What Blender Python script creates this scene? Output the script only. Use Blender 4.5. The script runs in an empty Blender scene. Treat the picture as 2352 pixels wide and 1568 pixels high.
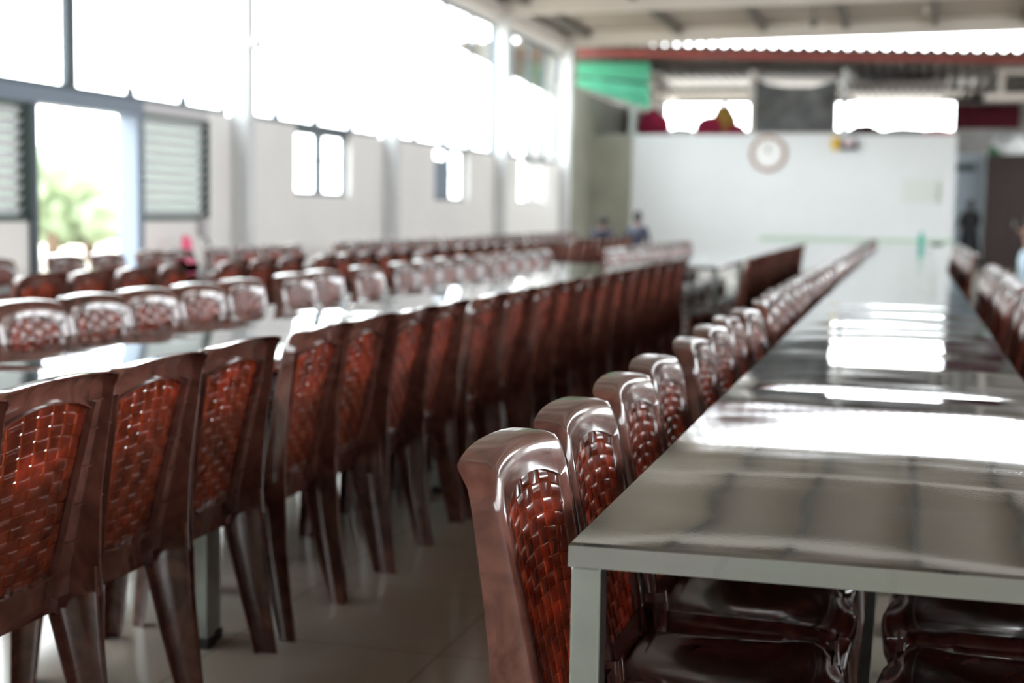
import bpy, bmesh, math, random
from mathutils import Vector, Matrix, Euler, noise
random.seed(7)
PI = math.pi
scn = bpy.context.scene
C = scn.collection

# ------------------------------------------------------------------ camera, world, exposure
W_, H_, F_ = 2352.0, 1568.0, 3267.0
EYE = Vector((0, 0, 1.21))
def _basis():
    r = .015
    dy = Vector((2097 - W_ / 2, -(498 - H_ / 2), -F_)).normalized()
    hd = Vector((1, -r, 0)).normalized()
    up = hd.cross(dy).normalized()
    if up.y < 0: up = -up
    dx = dy.cross(up)
    return dx, dy, up
_dx, _dy, _up = _basis()
R3 = Matrix((_dx, _dy, _up))               # camera -> world
cam_data = bpy.data.cameras.new('camera')
cam = bpy.data.objects.new('camera', cam_data); C.objects.link(cam)
cam.matrix_world = Matrix.Translation(EYE) @ R3.to_4x4()
cam_data.sensor_width = 36; cam_data.lens = F_ * 36 / W_
cam_data.clip_start = .05; cam_data.clip_end = 400
cam_data.dof.use_dof = True
cam_data.dof.focus_distance = 2.33
cam_data.dof.aperture_fstop = 2.7
scn.camera = cam

def at(px, py, Y):                          # point seen at a pixel, at depth Y in the hall
    d = R3 @ Vector((px - W_ / 2, -(py - H_ / 2), -F_))
    return EYE + d * (Y / d.y)
def at_x(px, py, X):
    d = R3 @ Vector((px - W_ / 2, -(py - H_ / 2), -F_))
    return EYE + d * (X / d.x)

world = bpy.data.worlds.new('world'); scn.world = world
world.use_nodes = True
bg = world.node_tree.nodes['Background']
bg.inputs[0].default_value = (.93, .97, 1.0, 1)
bg.inputs[1].default_value = 7.0
scn.view_settings.view_transform = 'Standard'
scn.view_settings.look = 'None'
scn.view_settings.gamma = 1
scn.view_settings.use_curve_mapping = False
scn.view_settings.exposure = .86
try:
    scn.cycles.use_denoising = True
    scn.cycles.max_bounces = 10
    scn.cycles.diffuse_bounces = 6
    scn.cycles.glossy_bounces = 5
    scn.cycles.transparent_max_bounces = 12
    scn.cycles.sample_clamp_indirect = 20
    scn.cycles.caustics_reflective = False
    scn.cycles.caustics_refractive = False
except Exception:
    pass

# ------------------------------------------------------------------ materials
def new_mat(name):
    m = bpy.data.materials.new(name); m.use_nodes = True
    nt = m.node_tree; b = nt.nodes['Principled BSDF']
    return m, nt, b
def simple(name, col, rough=.5, metal=0., var=.0, scale=6, bump=0., bscale=60, spec=.5):
    m, nt, b = new_mat(name)
    b.inputs['Base Color'].default_value = (*col, 1)
    b.inputs['Roughness'].default_value = rough
    b.inputs['Metallic'].default_value = metal
    b.inputs['Specular IOR Level'].default_value = spec
    tc = nt.nodes.new('ShaderNodeTexCoord')
    if var:
        n = nt.nodes.new('ShaderNodeTexNoise'); n.inputs['Scale'].default_value = scale
        n.inputs['Detail'].default_value = 5
        r = nt.nodes.new('ShaderNodeValToRGB')
        r.color_ramp.elements[0].position = .3; r.color_ramp.elements[1].position = .7
        r.color_ramp.elements[0].color = (*[c * (1 - var) for c in col], 1)
        r.color_ramp.elements[1].color = (*[min(1, c * (1 + var)) for c in col], 1)
        nt.links.new(tc.outputs['Object'], n.inputs['Vector'])
        nt.links.new(n.outputs['Fac'], r.inputs[0]); nt.links.new(r.outputs[0], b.inputs['Base Color'])
    if bump:
        n2 = nt.nodes.new('ShaderNodeTexNoise'); n2.inputs['Scale'].default_value = bscale
        bp = nt.nodes.new('ShaderNodeBump'); bp.inputs['Strength'].default_value = bump
        bp.inputs['Distance'].default_value = .01
        nt.links.new(tc.outputs['Object'], n2.inputs['Vector'])
        nt.links.new(n2.outputs['Fac'], bp.inputs['Height']); nt.links.new(bp.outputs[0], b.inputs['Normal'])
    return m

def plastic(name, dark, light, trans, tcol, rough=.17, pw=3.2, base=.07):
    """marbled brown plastic; thin, so some light comes through"""
    m, nt, b = new_mat(name)
    tc = nt.nodes.new('ShaderNodeTexCoord'); oi = nt.nodes.new('ShaderNodeObjectInfo')
    add = nt.nodes.new('ShaderNodeVectorMath'); add.operation = 'MULTIPLY_ADD'
    add.inputs[1].default_value = (1, 1, 1)
    sc = nt.nodes.new('ShaderNodeVectorMath'); sc.operation = 'SCALE'
    sc.inputs[0].default_value = (13, 7, 5)
    nt.links.new(oi.outputs['Random'], sc.inputs['Scale'])
    nt.links.new(tc.outputs['Object'], add.inputs[0]); nt.links.new(sc.outputs[0], add.inputs[2])
    n1 = nt.nodes.new('ShaderNodeTexNoise'); n1.inputs['Scale'].default_value = 7; n1.inputs['Detail'].default_value = 3
    n1.inputs['Distortion'].default_value = 2.2
    nt.links.new(add.outputs[0], n1.inputs['Vector'])
    r = nt.nodes.new('ShaderNodeValToRGB')
    r.color_ramp.elements[0].position = .38; r.color_ramp.elements[1].position = .66
    r.color_ramp.elements[0].color = (*dark, 1); r.color_ramp.elements[1].color = (*light, 1)
    nt.links.new(n1.outputs['Fac'], r.inputs[0])
    hs = nt.nodes.new('ShaderNodeHueSaturation')
    mr = nt.nodes.new('ShaderNodeMapRange'); mr.inputs['To Min'].default_value = .8; mr.inputs['To Max'].default_value = 1.25
    nt.links.new(oi.outputs['Random'], mr.inputs['Value']); nt.links.new(mr.outputs[0], hs.inputs['Value'])
    nt.links.new(r.outputs[0], hs.inputs['Color']); nt.links.new(hs.outputs[0], b.inputs['Base Color'])
    b.inputs['Roughness'].default_value = rough
    b.inputs['Specular IOR Level'].default_value = .6
    tr = nt.nodes.new('ShaderNodeBsdfTranslucent')
    r2 = nt.nodes.new('ShaderNodeValToRGB')
    r2.color_ramp.elements[0].position = .35; r2.color_ramp.elements[1].position = .7
    r2.color_ramp.elements[0].color = (*[c * .55 for c in tcol], 1); r2.color_ramp.elements[1].color = (*tcol, 1)
    nt.links.new(n1.outputs['Fac'], r2.inputs[0]); nt.links.new(r2.outputs[0], tr.inputs['Color'])
    mx = nt.nodes.new('ShaderNodeMixShader'); mx.inputs[0].default_value = trans
    nt.links.new(b.outputs[0], mx.inputs[1]); nt.links.new(tr.outputs[0], mx.inputs[2])
    gl = nt.nodes.new('ShaderNodeBsdfGlossy'); gl.inputs['Roughness'].default_value = rough
    lw = nt.nodes.new('ShaderNodeLayerWeight')
    f = nt.nodes.new('ShaderNodeMath'); f.operation = 'POWER'; f.inputs[1].default_value = pw
    f2 = nt.nodes.new('ShaderNodeMath'); f2.operation = 'MULTIPLY_ADD'; f2.inputs[1].default_value = .88; f2.inputs[2].default_value = base
    nt.links.new(lw.outputs['Facing'], f.inputs[0]); nt.links.new(f.outputs[0], f2.inputs[0])
    m2 = nt.nodes.new('ShaderNodeMixShader'); nt.links.new(f2.outputs[0], m2.inputs[0])
    nt.links.new(mx.outputs[0], m2.inputs[1]); nt.links.new(gl.outputs[0], m2.inputs[2])
    b.inputs['Specular IOR Level'].default_value = 0
    nt.links.new(m2.outputs[0], nt.nodes['Material Output'].inputs['Surface'])
    return m
M = {}
M['frame'] = plastic('brown_marbled_plastic', (.085, .031, .024), (.16, .062, .046), .10, (.7, .2, .1), .10)
M['weave'] = plastic('thin_red_brown_plastic', (.09, .024, .016), (.16, .046, .030), .62, (1.0, .36, .15), .11, 4.0, .035)
M['seat'] = plastic('dark_brown_seat_plastic', (.07, .018, .014), (.12, .034, .026), .04, (.5, .08, .04), .12, 3.8, .05)

def steel():
    m, nt, b = new_mat('polished_sheet_steel')
    b.inputs['Metallic'].default_value = 1
    b.inputs['Base Color'].default_value = (.51, .545, .56, 1)
    tc = nt.nodes.new('ShaderNodeTexCoord'); oi = nt.nodes.new('ShaderNodeObjectInfo')
    ad = nt.nodes.new('ShaderNodeVectorMath'); ad.operation = 'ADD'
    nt.links.new(tc.outputs['Object'], ad.inputs[0]); nt.links.new(oi.outputs['Location'], ad.inputs[1])
    n = nt.nodes.new('ShaderNodeTexNoise'); n.inputs['Scale'].default_value = 2.2; n.inputs['Detail'].default_value = 6
    n.inputs['Roughness'].default_value = .6
    mp = nt.nodes.new('ShaderNodeMapping'); mp.inputs['Scale'].default_value = (1, 3.0, 1)
    nt.links.new(ad.outputs[0], mp.inputs[0]); nt.links.new(mp.outputs[0], n.inputs['Vector'])
    mr = nt.nodes.new('ShaderNodeMapRange'); mr.inputs['From Min'].default_value = .35; mr.inputs['From Max'].default_value = .65
    mr.inputs['To Min'].default_value = .02; mr.inputs['To Max'].default_value = .065
    nt.links.new(n.outputs['Fac'], mr.inputs['Value']); nt.links.new(mr.outputs[0], b.inputs['Roughness'])
    # specks of dust and fine scratches
    v = nt.nodes.new('ShaderNodeTexNoise'); v.inputs['Scale'].default_value = 160; v.inputs['Detail'].default_value = 2
    bp = nt.nodes.new('ShaderNodeBump'); bp.inputs['Strength'].default_value = .015; bp.inputs['Distance'].default_value = .002
    nt.links.new(ad.outputs[0], v.inputs['Vector']); nt.links.new(v.outputs['Fac'], bp.inputs['Height'])
    nt.links.new(bp.outputs[0], b.inputs['Normal'])
    return m
M['steel'] = steel()
M['steel_leg'] = simple('brushed_steel_tube', (.36, .39, .36), .34, 1., .15, 9)
M['rubber'] = simple('black_rubber', (.015, .015, .016), .6)
M['wall'] = simple('white_painted_wall', (.85, .835, .82), .55, 0, .03, 1.2)
M['farwall'] = simple('pale_grey_white_wall', (.68, .71, .73), .35, 0, .04, .7)
M['concrete'] = simple('grey_concrete', (.32, .31, .30), .8, 0, .2, 1.5)
M['olive'] = simple('weathered_olive_plaster', (.27, .27, .22), .8, 0, .15, 1.5)
M['ceil'] = simple('beige_ceiling_sheet', (.30, .255, .225), .7, 0, .06, .8)
M['beam'] = simple('cream_painted_steel_beam', (.62, .57, .53), .45, 0, .05, 1)
M['joist'] = simple('dark_steel_purlin', (.09, .08, .07), .5)
M['column'] = simple('light_grey_painted_column', (.66, .68, .69), .4, 0, .04, 2)
M['winframe'] = simple('dark_blue_grey_frame', (.055, .075, .095), .4)
M['doorframe'] = simple('blue_grey_door_frame', (.16, .21, .28), .4)
M['greenframe'] = simple('dark_green_grey_frame', (.04, .07, .06), .4)
M['slat_light'] = simple('pale_louvre_slat', (.55, .53, .55), .35)
M['slat_dark'] = simple('grey_louvre_slat', (.33, .37, .34), .35)
M['band'] = simple('pale_green_paint', (.42, .56, .45), .4)
M['corr'] = simple('old_corrugated_sheet', (.22, .195, .18), .38, .5, .5, 1.2)
M['red'] = simple('dull_red_paint', (.22, .03, .022), .5, 0, .15, 2)
M['darkred'] = simple('dark_red_cloth', (.09, .004, .012), .9)
M['maroon'] = simple('maroon_cloth', (.42, .025, .08), .9, 0, .4, 4, .4, 20)
M['gold'] = simple('mustard_cloth', (.50, .30, .07), .9, 0, .3, 5, .4, 20)
M['palecloth'] = simple('pale_cloth', (.7, .72, .72), .9, 0, .1, 5)
M['tarp'] = simple('dark_grey_tarpaulin', (.075, .078, .08), .42, 0, .5, 2.5)
M['ground'] = simple('pale_earth', (.42, .38, .31), .95, 0, .15, .3)
M['leaf'] = simple('green_foliage', (.24, .31, .20), .8, 0, .4, 2)
M['bark'] = simple('brown_bark', (.13, .09, .06), .9, 0, .3, 6)
M['skin'] = simple('brown_skin', (.28, .15, .10), .5)
M['hair'] = simple('black_hair', (.012, .009, .008), .5)
M['blackcloth'] = simple('black_cloth', (.010, .011, .013), .85)
M['bluecloth'] = simple('pale_blue_cloth', (.50, .62, .72), .85)
M['browncloth'] = simple('brown_cloth', (.12, .05, .04), .85)
M['teal'] = simple('teal_plastic', (.0, .36, .27), .25)
M['clockrim'] = simple('copper_brown_clock_rim', (.36, .23, .18), .4)
M['clockface'] = simple('white_clock_face', (.78, .80, .80), .4)
M['clockhand'] = simple('dark_clock_hand', (.12, .10, .08), .5)
M['yellow'] = simple('yellow_plastic', (.62, .40, .04), .4)
M['navy'] = simple('dark_navy_plastic', (.02, .025, .06), .4)
M['pinkpaper'] = simple('pale_pink_paper', (.60, .45, .45), .6)
M['signink'] = simple('faded_green_grey_ink', (.56, .60, .53), .6)
M['doorpanel'] = simple('pale_blue_grey_door', (.48, .55, .60), .4)
M['doorsign'] = simple('dark_grey_green_sign', (.07, .10, .10), .5)
M['wood'] = simple('dark_brown_wood', (.022, .008, .007), .4, 0, .3, 3)
M['bin'] = simple('green_plastic_crate', (.01, .12, .03), .4)
M['whiteplastic'] = simple('white_plastic', (.75, .75, .76), .3)
M['pink'] = simple('bright_pink_cloth', (.75, .10, .22), .6)
M['blackplastic'] = simple('black_plastic', (.012, .012, .012), .4)

def thin(name, col, fac):
    m, nt, b = new_mat(name)
    b.inputs['Base Color'].default_value = (*col, 1); b.inputs['Roughness'].default_value = .4
    tr = nt.nodes.new('ShaderNodeBsdfTranslucent'); tr.inputs['Color'].default_value = (*col, 1)
    mx = nt.nodes.new('ShaderNodeMixShader'); mx.inputs[0].default_value = fac
    nt.links.new(b.outputs[0], mx.inputs[1]); nt.links.new(tr.outputs[0], mx.inputs[2])
    nt.links.new(mx.outputs[0], nt.nodes['Material Output'].inputs['Surface'])
    return m
M['louvre'] = thin('frosted_pale_louvre_glass', (.90, .87, .91), .55)
M['louvre_back'] = thin('frosted_grey_green_glass', (.52, .58, .54), .45)
def green_net():
    m, nt, b = new_mat('green_shade_net')
    b.inputs['Base Color'].default_value = (.14, .46, .32, 1); b.inputs['Roughness'].default_value = .7
    tr = nt.nodes.new('ShaderNodeBsdfTranslucent'); tr.inputs['Color'].default_value = (.42, .9, .7, 1)
    mx = nt.nodes.new('ShaderNodeMixShader'); mx.inputs[0].default_value = .6
    nt.links.new(b.outputs[0], mx.inputs[1]); nt.links.new(tr.outputs[0], mx.inputs[2])
    nt.links.new(mx.outputs[0], nt.nodes['Material Output'].inputs['Surface'])
    return m
M['net'] = green_net()
def glass():
    m, nt, b = new_mat('clear_window_glass')
    nt.nodes.remove(b)
    t = nt.nodes.new('ShaderNodeBsdfTransparent'); t.inputs[0].default_value = (.97, .99, .98, 1)
    g = nt.nodes.new('ShaderNodeBsdfGlossy'); g.inputs['Roughness'].default_value = .02
    lw = nt.nodes.new('ShaderNodeLayerWeight')
    f = nt.nodes.new('ShaderNodeMath'); f.operation = 'POWER'; f.inputs[1].default_value = 5
    f2 = nt.nodes.new('ShaderNodeMath'); f2.operation = 'MULTIPLY_ADD'; f2.inputs[1].default_value = .9; f2.inputs[2].default_value = .03
    nt.links.new(lw.outputs['Facing'], f.inputs[0]); nt.links.new(f.outputs[0], f2.inputs[0])
    mx = nt.nodes.new('ShaderNodeMixShader')
    nt.links.new(f2.outputs[0], mx.inputs[0]); nt.links.new(t.outputs[0], mx.inputs[1]); nt.links.new(g.outputs[0], mx.inputs[2])
    nt.links.new(mx.outputs[0], nt.nodes['Material Output'].inputs['Surface'])
    return m
M['glass'] = glass()
def tiles():
    m, nt, b = new_mat('beige_glossy_floor_tile')
    tc = nt.nodes.new('ShaderNodeTexCoord')
    br = nt.nodes.new('ShaderNodeTexBrick')
    br.offset = 0; br.inputs['Scale'].default_value = 1
    br.inputs['Brick Width'].default_value = .6; br.inputs['Row Height'].default_value = .6
    br.inputs['Mortar Size'].default_value = .003
    br.inputs['Color1'].default_value = (.44, .39, .32, 1); br.inputs['Color2'].default_value = (.47, .42, .345, 1)
    br.inputs['Mortar'].default_value = (.27, .23, .19, 1)
    nt.links.new(tc.outputs['Object'], br.inputs['Vector'])
    n = nt.nodes.new('ShaderNodeTexNoise'); n.inputs['Scale'].default_value = 1.5; n.inputs['Detail'].default_value = 5
    nt.links.new(tc.outputs['Object'], n.inputs['Vector'])
    mix = nt.nodes.new('ShaderNodeMix'); mix.data_type = 'RGBA'; mix.blend_type = 'MULTIPLY'
    mix.inputs[0].default_value = .25
    nt.links.new(br.outputs['Color'], mix.inputs[6]); nt.links.new(n.outputs['Color'], mix.inputs[7])
    nt.links.new(mix.outputs[2], b.inputs['Base Color'])
    b.inputs['Roughness'].default_value = .16
    return m
M['floor'] = tiles()

# ------------------------------------------------------------------ mesh helpers
def mesh_from(bm, name, mats, smooth=False):
    me = bpy.data.meshes.new(name)
    bmesh.ops.recalc_face_normals(bm, faces=bm.faces)
    bm.to_mesh(me); bm.free()
    for m in (mats if isinstance(mats, (list, tuple)) else [mats]): me.materials.append(m)
    if smooth:
        for p in me.polygons: p.use_smooth = True
    return me
def obj(name, bm, mats, parent=None, smooth=False, kind=None):
    me = bm if isinstance(bm, bpy.types.Mesh) else mesh_from(bm, name, mats, smooth)
    o = bpy.data.objects.new(name, me); C.objects.link(o)
    if parent: o.parent = parent
    if kind: o['kind'] = kind
    return o
def tag(o, label, cat, group=None, kind=None):
    o['label'] = label; o['category'] = cat
    if group: o['group'] = group
    if kind: o['kind'] = kind
    return o
def thing(name, label, cat, loc=(0, 0, 0), rz=0, group=None):
    o = bpy.data.objects.new(name, None); C.objects.link(o)
    o.location = loc; o.rotation_euler = (0, 0, rz)
    return tag(o, label, cat, group)
def dup(root, loc, rz, label, group):
    r = root.copy(); C.objects.link(r); r.location = loc; r.rotation_euler = (0, 0, rz)
    r['label'] = label; r['group'] = group
    for ch in list(root.children):
        c = ch.copy(); C.objects.link(c); c.parent = r
        for g in ch.children:
            d = g.copy(); C.objects.link(d); d.parent = c
    return r
def bx(bm, x0, x1, y0, y1, z0, z1, bev=0):
    n = bmesh.new()
    bmesh.ops.create_cube(n, size=1)
    for v in n.verts:
        v.co = Vector(((x0 + x1) / 2 + v.co.x * (x1 - x0), (y0 + y1) / 2 + v.co.y * (y1 - y0), (z0 + z1) / 2 + v.co.z * (z1 - z0)))
    if bev: bmesh.ops.bevel(n, geom=list(n.edges), offset=bev, segments=2, affect='EDGES', profile=.5)
    t = bpy.data.meshes.new('t'); n.to_mesh(t); n.free(); bm.from_mesh(t); bpy.data.meshes.remove(t)
    return bm
def box(*a, bev=0): return bx(bmesh.new(), *a, bev=bev)
def tube(bm, p0, p1, r0, r1=None, seg=16, cap=True):
    r1 = r0 if r1 is None else r1
    p0, p1 = Vector(p0), Vector(p1); d = p1 - p0
    q = d.to_track_quat('Z', 'Y').to_matrix().to_4x4()
    bmesh.ops.create_cone(bm, cap_ends=cap, segments=seg, radius1=r0, radius2=r1, depth=d.length,
                          matrix=Matrix.Translation((p0 + p1) / 2) @ q)
    return bm
def lathe(prof, seg=24, loop=False):
    bm = bmesh.new(); rings = []
    for r, z in prof:
        rings.append([bm.verts.new((r * math.cos(2 * PI * i / seg), r * math.sin(2 * PI * i / seg), z)) for i in range(seg)])
    for a, b in zip(rings, rings[1:]):
        for i in range(seg): bm.faces.new((a[i], a[(i + 1) % seg], b[(i + 1) % seg], b[i]))
    if loop:
        for i in range(seg): bm.faces.new((rings[-1][i], rings[-1][(i + 1) % seg], rings[0][(i + 1) % seg], rings[0][i]))
    else: bm.faces.new(rings[0][::-1]); bm.faces.new(rings[-1])
    return bm
def sweep(bm, sections, closed_sec=True, caps=True):
    """list of equal-length point loops joined by quads"""
    rs = [[bm.verts.new(p) for p in s] for s in sections]
    n = len(rs[0])
    for a, b in zip(rs, rs[1:]):
        for i in range(n if closed_sec else n - 1):
            bm.faces.new((a[i], a[(i + 1) % n], b[(i + 1) % n], b[i]))
    if caps and closed_sec:
        bm.faces.new(rs[0][::-1]); bm.faces.new(rs[-1])
    return bm
def struct(name, bm, m, parent=None, smooth=False):
    return obj(name, bm, m, parent, smooth, None if parent else 'structure')
def lerp(a, b, t): return a + (b - a) * t
def sstep(a, b, x):
    t = max(0, min(1, (x - a) / (b - a))); return t * t * (3 - 2 * t)
def pl(x, pts):                              # piecewise linear
    for (x0, y0), (x1, y1) in zip(pts, pts[1:]):
        if x <= x1: return lerp(y0, y1, (x - x0) / (x1 - x0)) if x >= x0 else y0
    return pts[-1][1]

# ------------------------------------------------------------------ the hall
XL, XR = -7.2, 6.6
YB, YE, YF = -7.0, 29.4, 32.6                # back of the hall, end of its roof, far white wall
SILL, HEAD = 2.2, 4.5
def roof_z(x): return 4.80 + .016 * (x - XL)

struct('floor', box(XL - .2, 14, YB, 44, -.12, 0), M['floor'])
# left wall: built from pieces around the door, the louvres and three small windows
DY0, DY1 = 10.62, 12.22                      # open doorway
LV = [(9.05, 10.52), (12.34, 13.72)]         # louvred panels either side of it
WN = [(15.95, 17.70), (21.15, 22.90), (26.10, 28.15)]
bm = bmesh.new()
def wl(y0, y1, z0, z1): bx(bm, XL - .16, XL, y0, y1, z0, z1)
wl(YB, LV[0][0], 0, SILL); wl(LV[0][0], DY0 - .10, 0, 1.06); wl(DY1 + .12, LV[1][1], 0, 1.06)
wl(LV[1][1], WN[0][0], 0, SILL)
for i, (a, b) in enumerate(WN):
    wl(a, b, 0, 1.36)
    wl(b, WN[i + 1][0] if i < 2 else YE, 0, SILL)
wl(YB, YE, HEAD, 5.0)
struct('wall_left', bm, M['wall'])
struct('wall_left', box(XL - .16, XL, YE, 38, 0, 3.9), M['olive'])
# upper strip glazing: one window per bay between the columns
COLS = [-5.6, -.6, 4.4, 9.2, 14.35, 19.0, 24.55, 29.35]
wi = 0
def glazed_bay(n, y0, y1, z0, z1, mull, x=XL - .08, bar=.045, heavy=(), mat='winframe', trans=()):
    f = bmesh.new()
    bx(f, x - .03, x + .03, y0, y1, z0, z0 + .06); bx(f, x - .03, x + .03, y0, y1, z1 - .06, z1)
    bx(f, x - .03, x + .03, y0, y0 + bar, z0 + .06, z1 - .06); bx(f, x - .03, x + .03, y1 - bar, y1, z0 + .06, z1 - .06)
    for m_ in mull:
        w = .17 if m_ in heavy else bar * .6
        bx(f, x - .028, x + .028, m_ - w / 2, m_ + w / 2, z0 + .06, z1 - .06)
        bx(f, x + .0, x + .05, m_ - .05, m_ + .05, z0 + .06, z0 + .13)
    for (a, b, z) in trans: bx(f, x - .02, x + .02, a, b, z - .02, z + .02)
    o = struct('window_%d' % n, f, M[mat])
    p = obj('pane', box(x - .004, x + .004, y0 + .02, y1 - .02, z0 + .03, z1 - .03), M['glass'], o)
    return o
bays = list(zip(COLS, COLS[1:]))
for i, (a, b) in enumerate(bays):
    k = 4 if i != 3 else 3
    mull = [lerp(a, b, (j + 1) / k) for j in range(k - 1)]
    heavy = ()
    if i == 3:
        mull = [11.27, 12.27, 13.30]; heavy = (11.27,)
    tr = [(20.0, 21.3, 3.35)] if i == 5 else []
    glazed_bay(i + 1, a + .1, b - .1, SILL, HEAD, mull, heavy=heavy, trans=tr)
# columns along the left wall
for i, y in enumerate(COLS):
    c = bmesh.new()
    bx(c, XL + .0, XL + .20, y - .10, y + .10, 0, 4.62, bev=.012)
    bx(c, XL + .0, XL + .26, y - .16, y + .16, 0, .02)
    struct('trim_%d' % (i + 1), c, M['column'])
# door head beam and jambs
d = bmesh.new()
bx(d, XL - .17, XL + .04, LV[0][0] - .1, DY1 + .14, 2.06, SILL)
bx(d, XL - .17, XL + .04, DY1, DY1 + .12, 0, 2.06)
struct('door_1', d, M['doorframe'])
d = box(XL - .17, XL + .04, DY0 - .10, DY0, 0, 2.06)
struct('trim_20', d, M['winframe'])
# louvred panels
for n, (a, b) in enumerate(LV):
    f = bmesh.new()
    z0, z1 = 1.06, 2.06 if n == 0 else 2.10
    for zz in ((z0, z0 + .05), (z1 - .03, z1)): bx(f, XL - .1, XL + .02, a, b, *zz)
    bx(f, XL - .1, XL + .02, a, a + .05, z0, z1); bx(f, XL - .1, XL + .02, b - .05, b, z0, z1)
    o = struct('window_%d' % (20 + n), f, M['greenframe'])
    sl = bmesh.new(); sd = bmesh.new(); k = 10
    for j in range(k):
        zc = lerp(z0 + .09, z1 - .08, j / (k - 1))
        s = bmesh.new(); bx(s, -.004, .004, a + .06, b - .06, -.033, .033)
        bmesh.ops.rotate(s, verts=s.verts, cent=(0, 0, 0), matrix=Matrix.Rotation(.62, 3, 'Y'))
        bmesh.ops.translate(s, verts=s.verts, vec=(XL - .03, 0, zc))
        t = bpy.data.meshes.new('t'); s.to_mesh(t); s.free(); sl.from_mesh(t); bpy.data.meshes.remove(t)
        if j == 0: bx(sd, XL - .085, XL - .075, a + .05, b - .05, z0 + .05, z1 - .03)
    obj('louvre_slats', sl, M['louvre'], o)
    obj('shutter_panel', sd, M['louvre_back'], o)
    if n == 1:
        bx_ = box(XL - .1, XL + .03, a, b - .05, 2.10, SILL); struct('trim_21', bx_, M['slat_light'])
# three small windows
for n, (a, b) in enumerate(WN):
    f = bmesh.new(); x = XL - .10
    bx(f, x - .03, x + .03, a, b, 1.36, 1.41); bx(f, x - .03, x + .03, a, b, SILL - .05, SILL)
    for yy in (a + .02, b - .02): bx(f, x - .03, x + .03, yy - .02, yy + .02, 1.41, SILL - .05)
    mid = (a + b) / 2
    bx(f, x - .03, x + .05, mid - (.07 if n == 0 else .045), mid + (.07 if n == 0 else .045), 1.41, SILL - .05)
    bx(f, x - .012, x + .012, a, b, 1.79, 1.81)
    if n == 0:
        bx(f, x - .02, x + .06, a + .2, b + .1, SILL - .09, SILL - .01)
    o = struct('window_%d' % (30 + n), f, M['winframe' if n < 2 else 'slat_light'])
    obj('pane', box(x - .003, x + .003, a + .03, b - .03, 1.40, SILL - .04), M['glass'], o)
    if n == 1:
        sh = box(x + .04, x + .06, a + .05, mid - .1, 1.41, 2.0); obj('shutter', sh, M['doorframe'], o)
# right wall and rear wall, outside the frame: they close the hall, with windows of their own
bm = bmesh.new()
bx(bm, XR, XR + .16, YB, YE, 0, 2.1); bx(bm, XR, XR + .16, YB, YE, 3.9, 5.5); bx(bm, XR, XR + .16, 23, YE, 2.1, 3.9)
for i in range(9):
    y = lerp(YB, 20.5, i / 8); bx(bm, XR, XR + .16, y, y + .5, 2.1, 3.9)
struct('wall_right', bm, M['wall'])
bm = bmesh.new()
bx(bm, XL - .16, XR + .16, YB - .16, YB, 0, 1.0); bx(bm, XL - .16, XR + .16, YB - .16, YB, 2.4, 5.6)
for x in (XL - .16, 3.2): bx(bm, x, x + 3.5, YB - .16, YB, 1.0, 2.4)
bx(bm, -3.0, 3.2, YB - .16, YB, 1.0, 2.4)
struct('wall_back', bm, M['concrete'])
# ceiling (mono-pitch), cross beams and purlins
bm = bmesh.new()
pts = [(XL - .3, YB - .2), (XR + .4, YB - .2), (XR + .4, YE + .25), (XL - .3, YE + .25)]
sweep(bm, [[Vector((x, y, roof_z(x) + .14)) for x, y in pts], [Vector((x, y, roof_z(x) + .20)) for x, y in pts]])
struct('ceiling', bm, M['ceil'])
def slant_beam(x0, x1, y0, y1, dz0, dz1):
    b = bmesh.new()
    sweep(b, [[Vector((x, y0, roof_z(x) + dz0)), Vector((x, y1, roof_z(x) + dz0)), Vector((x, y1, roof_z(x) + dz1)), Vector((x, y0, roof_z(x) + dz1))] for x in (x0, x1)])
    return b
for i, y in enumerate([YE] + COLS[:-1]):
    struct('trim_%d' % (40 + i), slant_beam(XL, XR + .1, y - .09, y + .09, -.16, .15), M['beam'])
k = 60
for x in [at(px_, 60, 27).x for px_ in (1290, 1515, 1725, 1930, 2150, 2370, 2590)]:
    b = bmesh.new(); z = roof_z(x)
    bx(b, x - .05, x + .05, YB, YE, z + .0, z + .14)
    struct('trim_%d' % k, b, M['joist']); k += 1
struct('trim_58', box(XL, XL + .12, YB, YE + .1, HEAD + .1, HEAD + .30), M['beam'])
# hanger rods
for i, (px, py) in enumerate([(1330, 40), (1870, 30), (2128, 20)]):
    p = at(px, py, 27.2); top = roof_z(p.x) + .15
    b = bmesh.new(); tube(b, (p.x, 27.2, top), (p.x, 27.2, p.z - .1), .018 if i != 2 else .04)
    if i == 1: tube(b, (p.x, 27.2, p.z - .1), (p.x, 27.2, p.z - .26), .09, .05)
    o = obj('hanging_rod', b, M['beam' if i == 2 else 'joist'])
    tag(o, ['thin dark rod hanging by the corner column at the far end of the ceiling',
            'thin dark rod with a small lamp holder hanging from the ceiling above the clock',
            'thick pale pipe hanging from the ceiling, rightmost of the rods'][i], 'rod', 'rods hanging from the ceiling')

# far wall: front of a low room with a flat top used for storage
xe = at(2195, 400, YF).x
ztop = at(1780, 309, YF).z
struct('wall_far', box(XL, xe, YF, YF + .2, 0, ztop), M['farwall'])
struct('wall_far_side', box(xe - .2, xe, YF + .2, 38, 0, ztop), M['farwall'])
struct('ceiling_low_room', box(XL, xe - .2, YF + .2, 38, ztop - .15, ztop - .02), M['concrete'])
zb = at(1960, 549, YF).z
struct('trim_80', box(at(1745, 548, YF).x, xe, YF - .012, YF, zb - .07, zb + .03), M['band'])
struct('trim_81', box(XL, XL + .9, YF - .14, YF, 0, ztop - .02), M['olive'])

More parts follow.
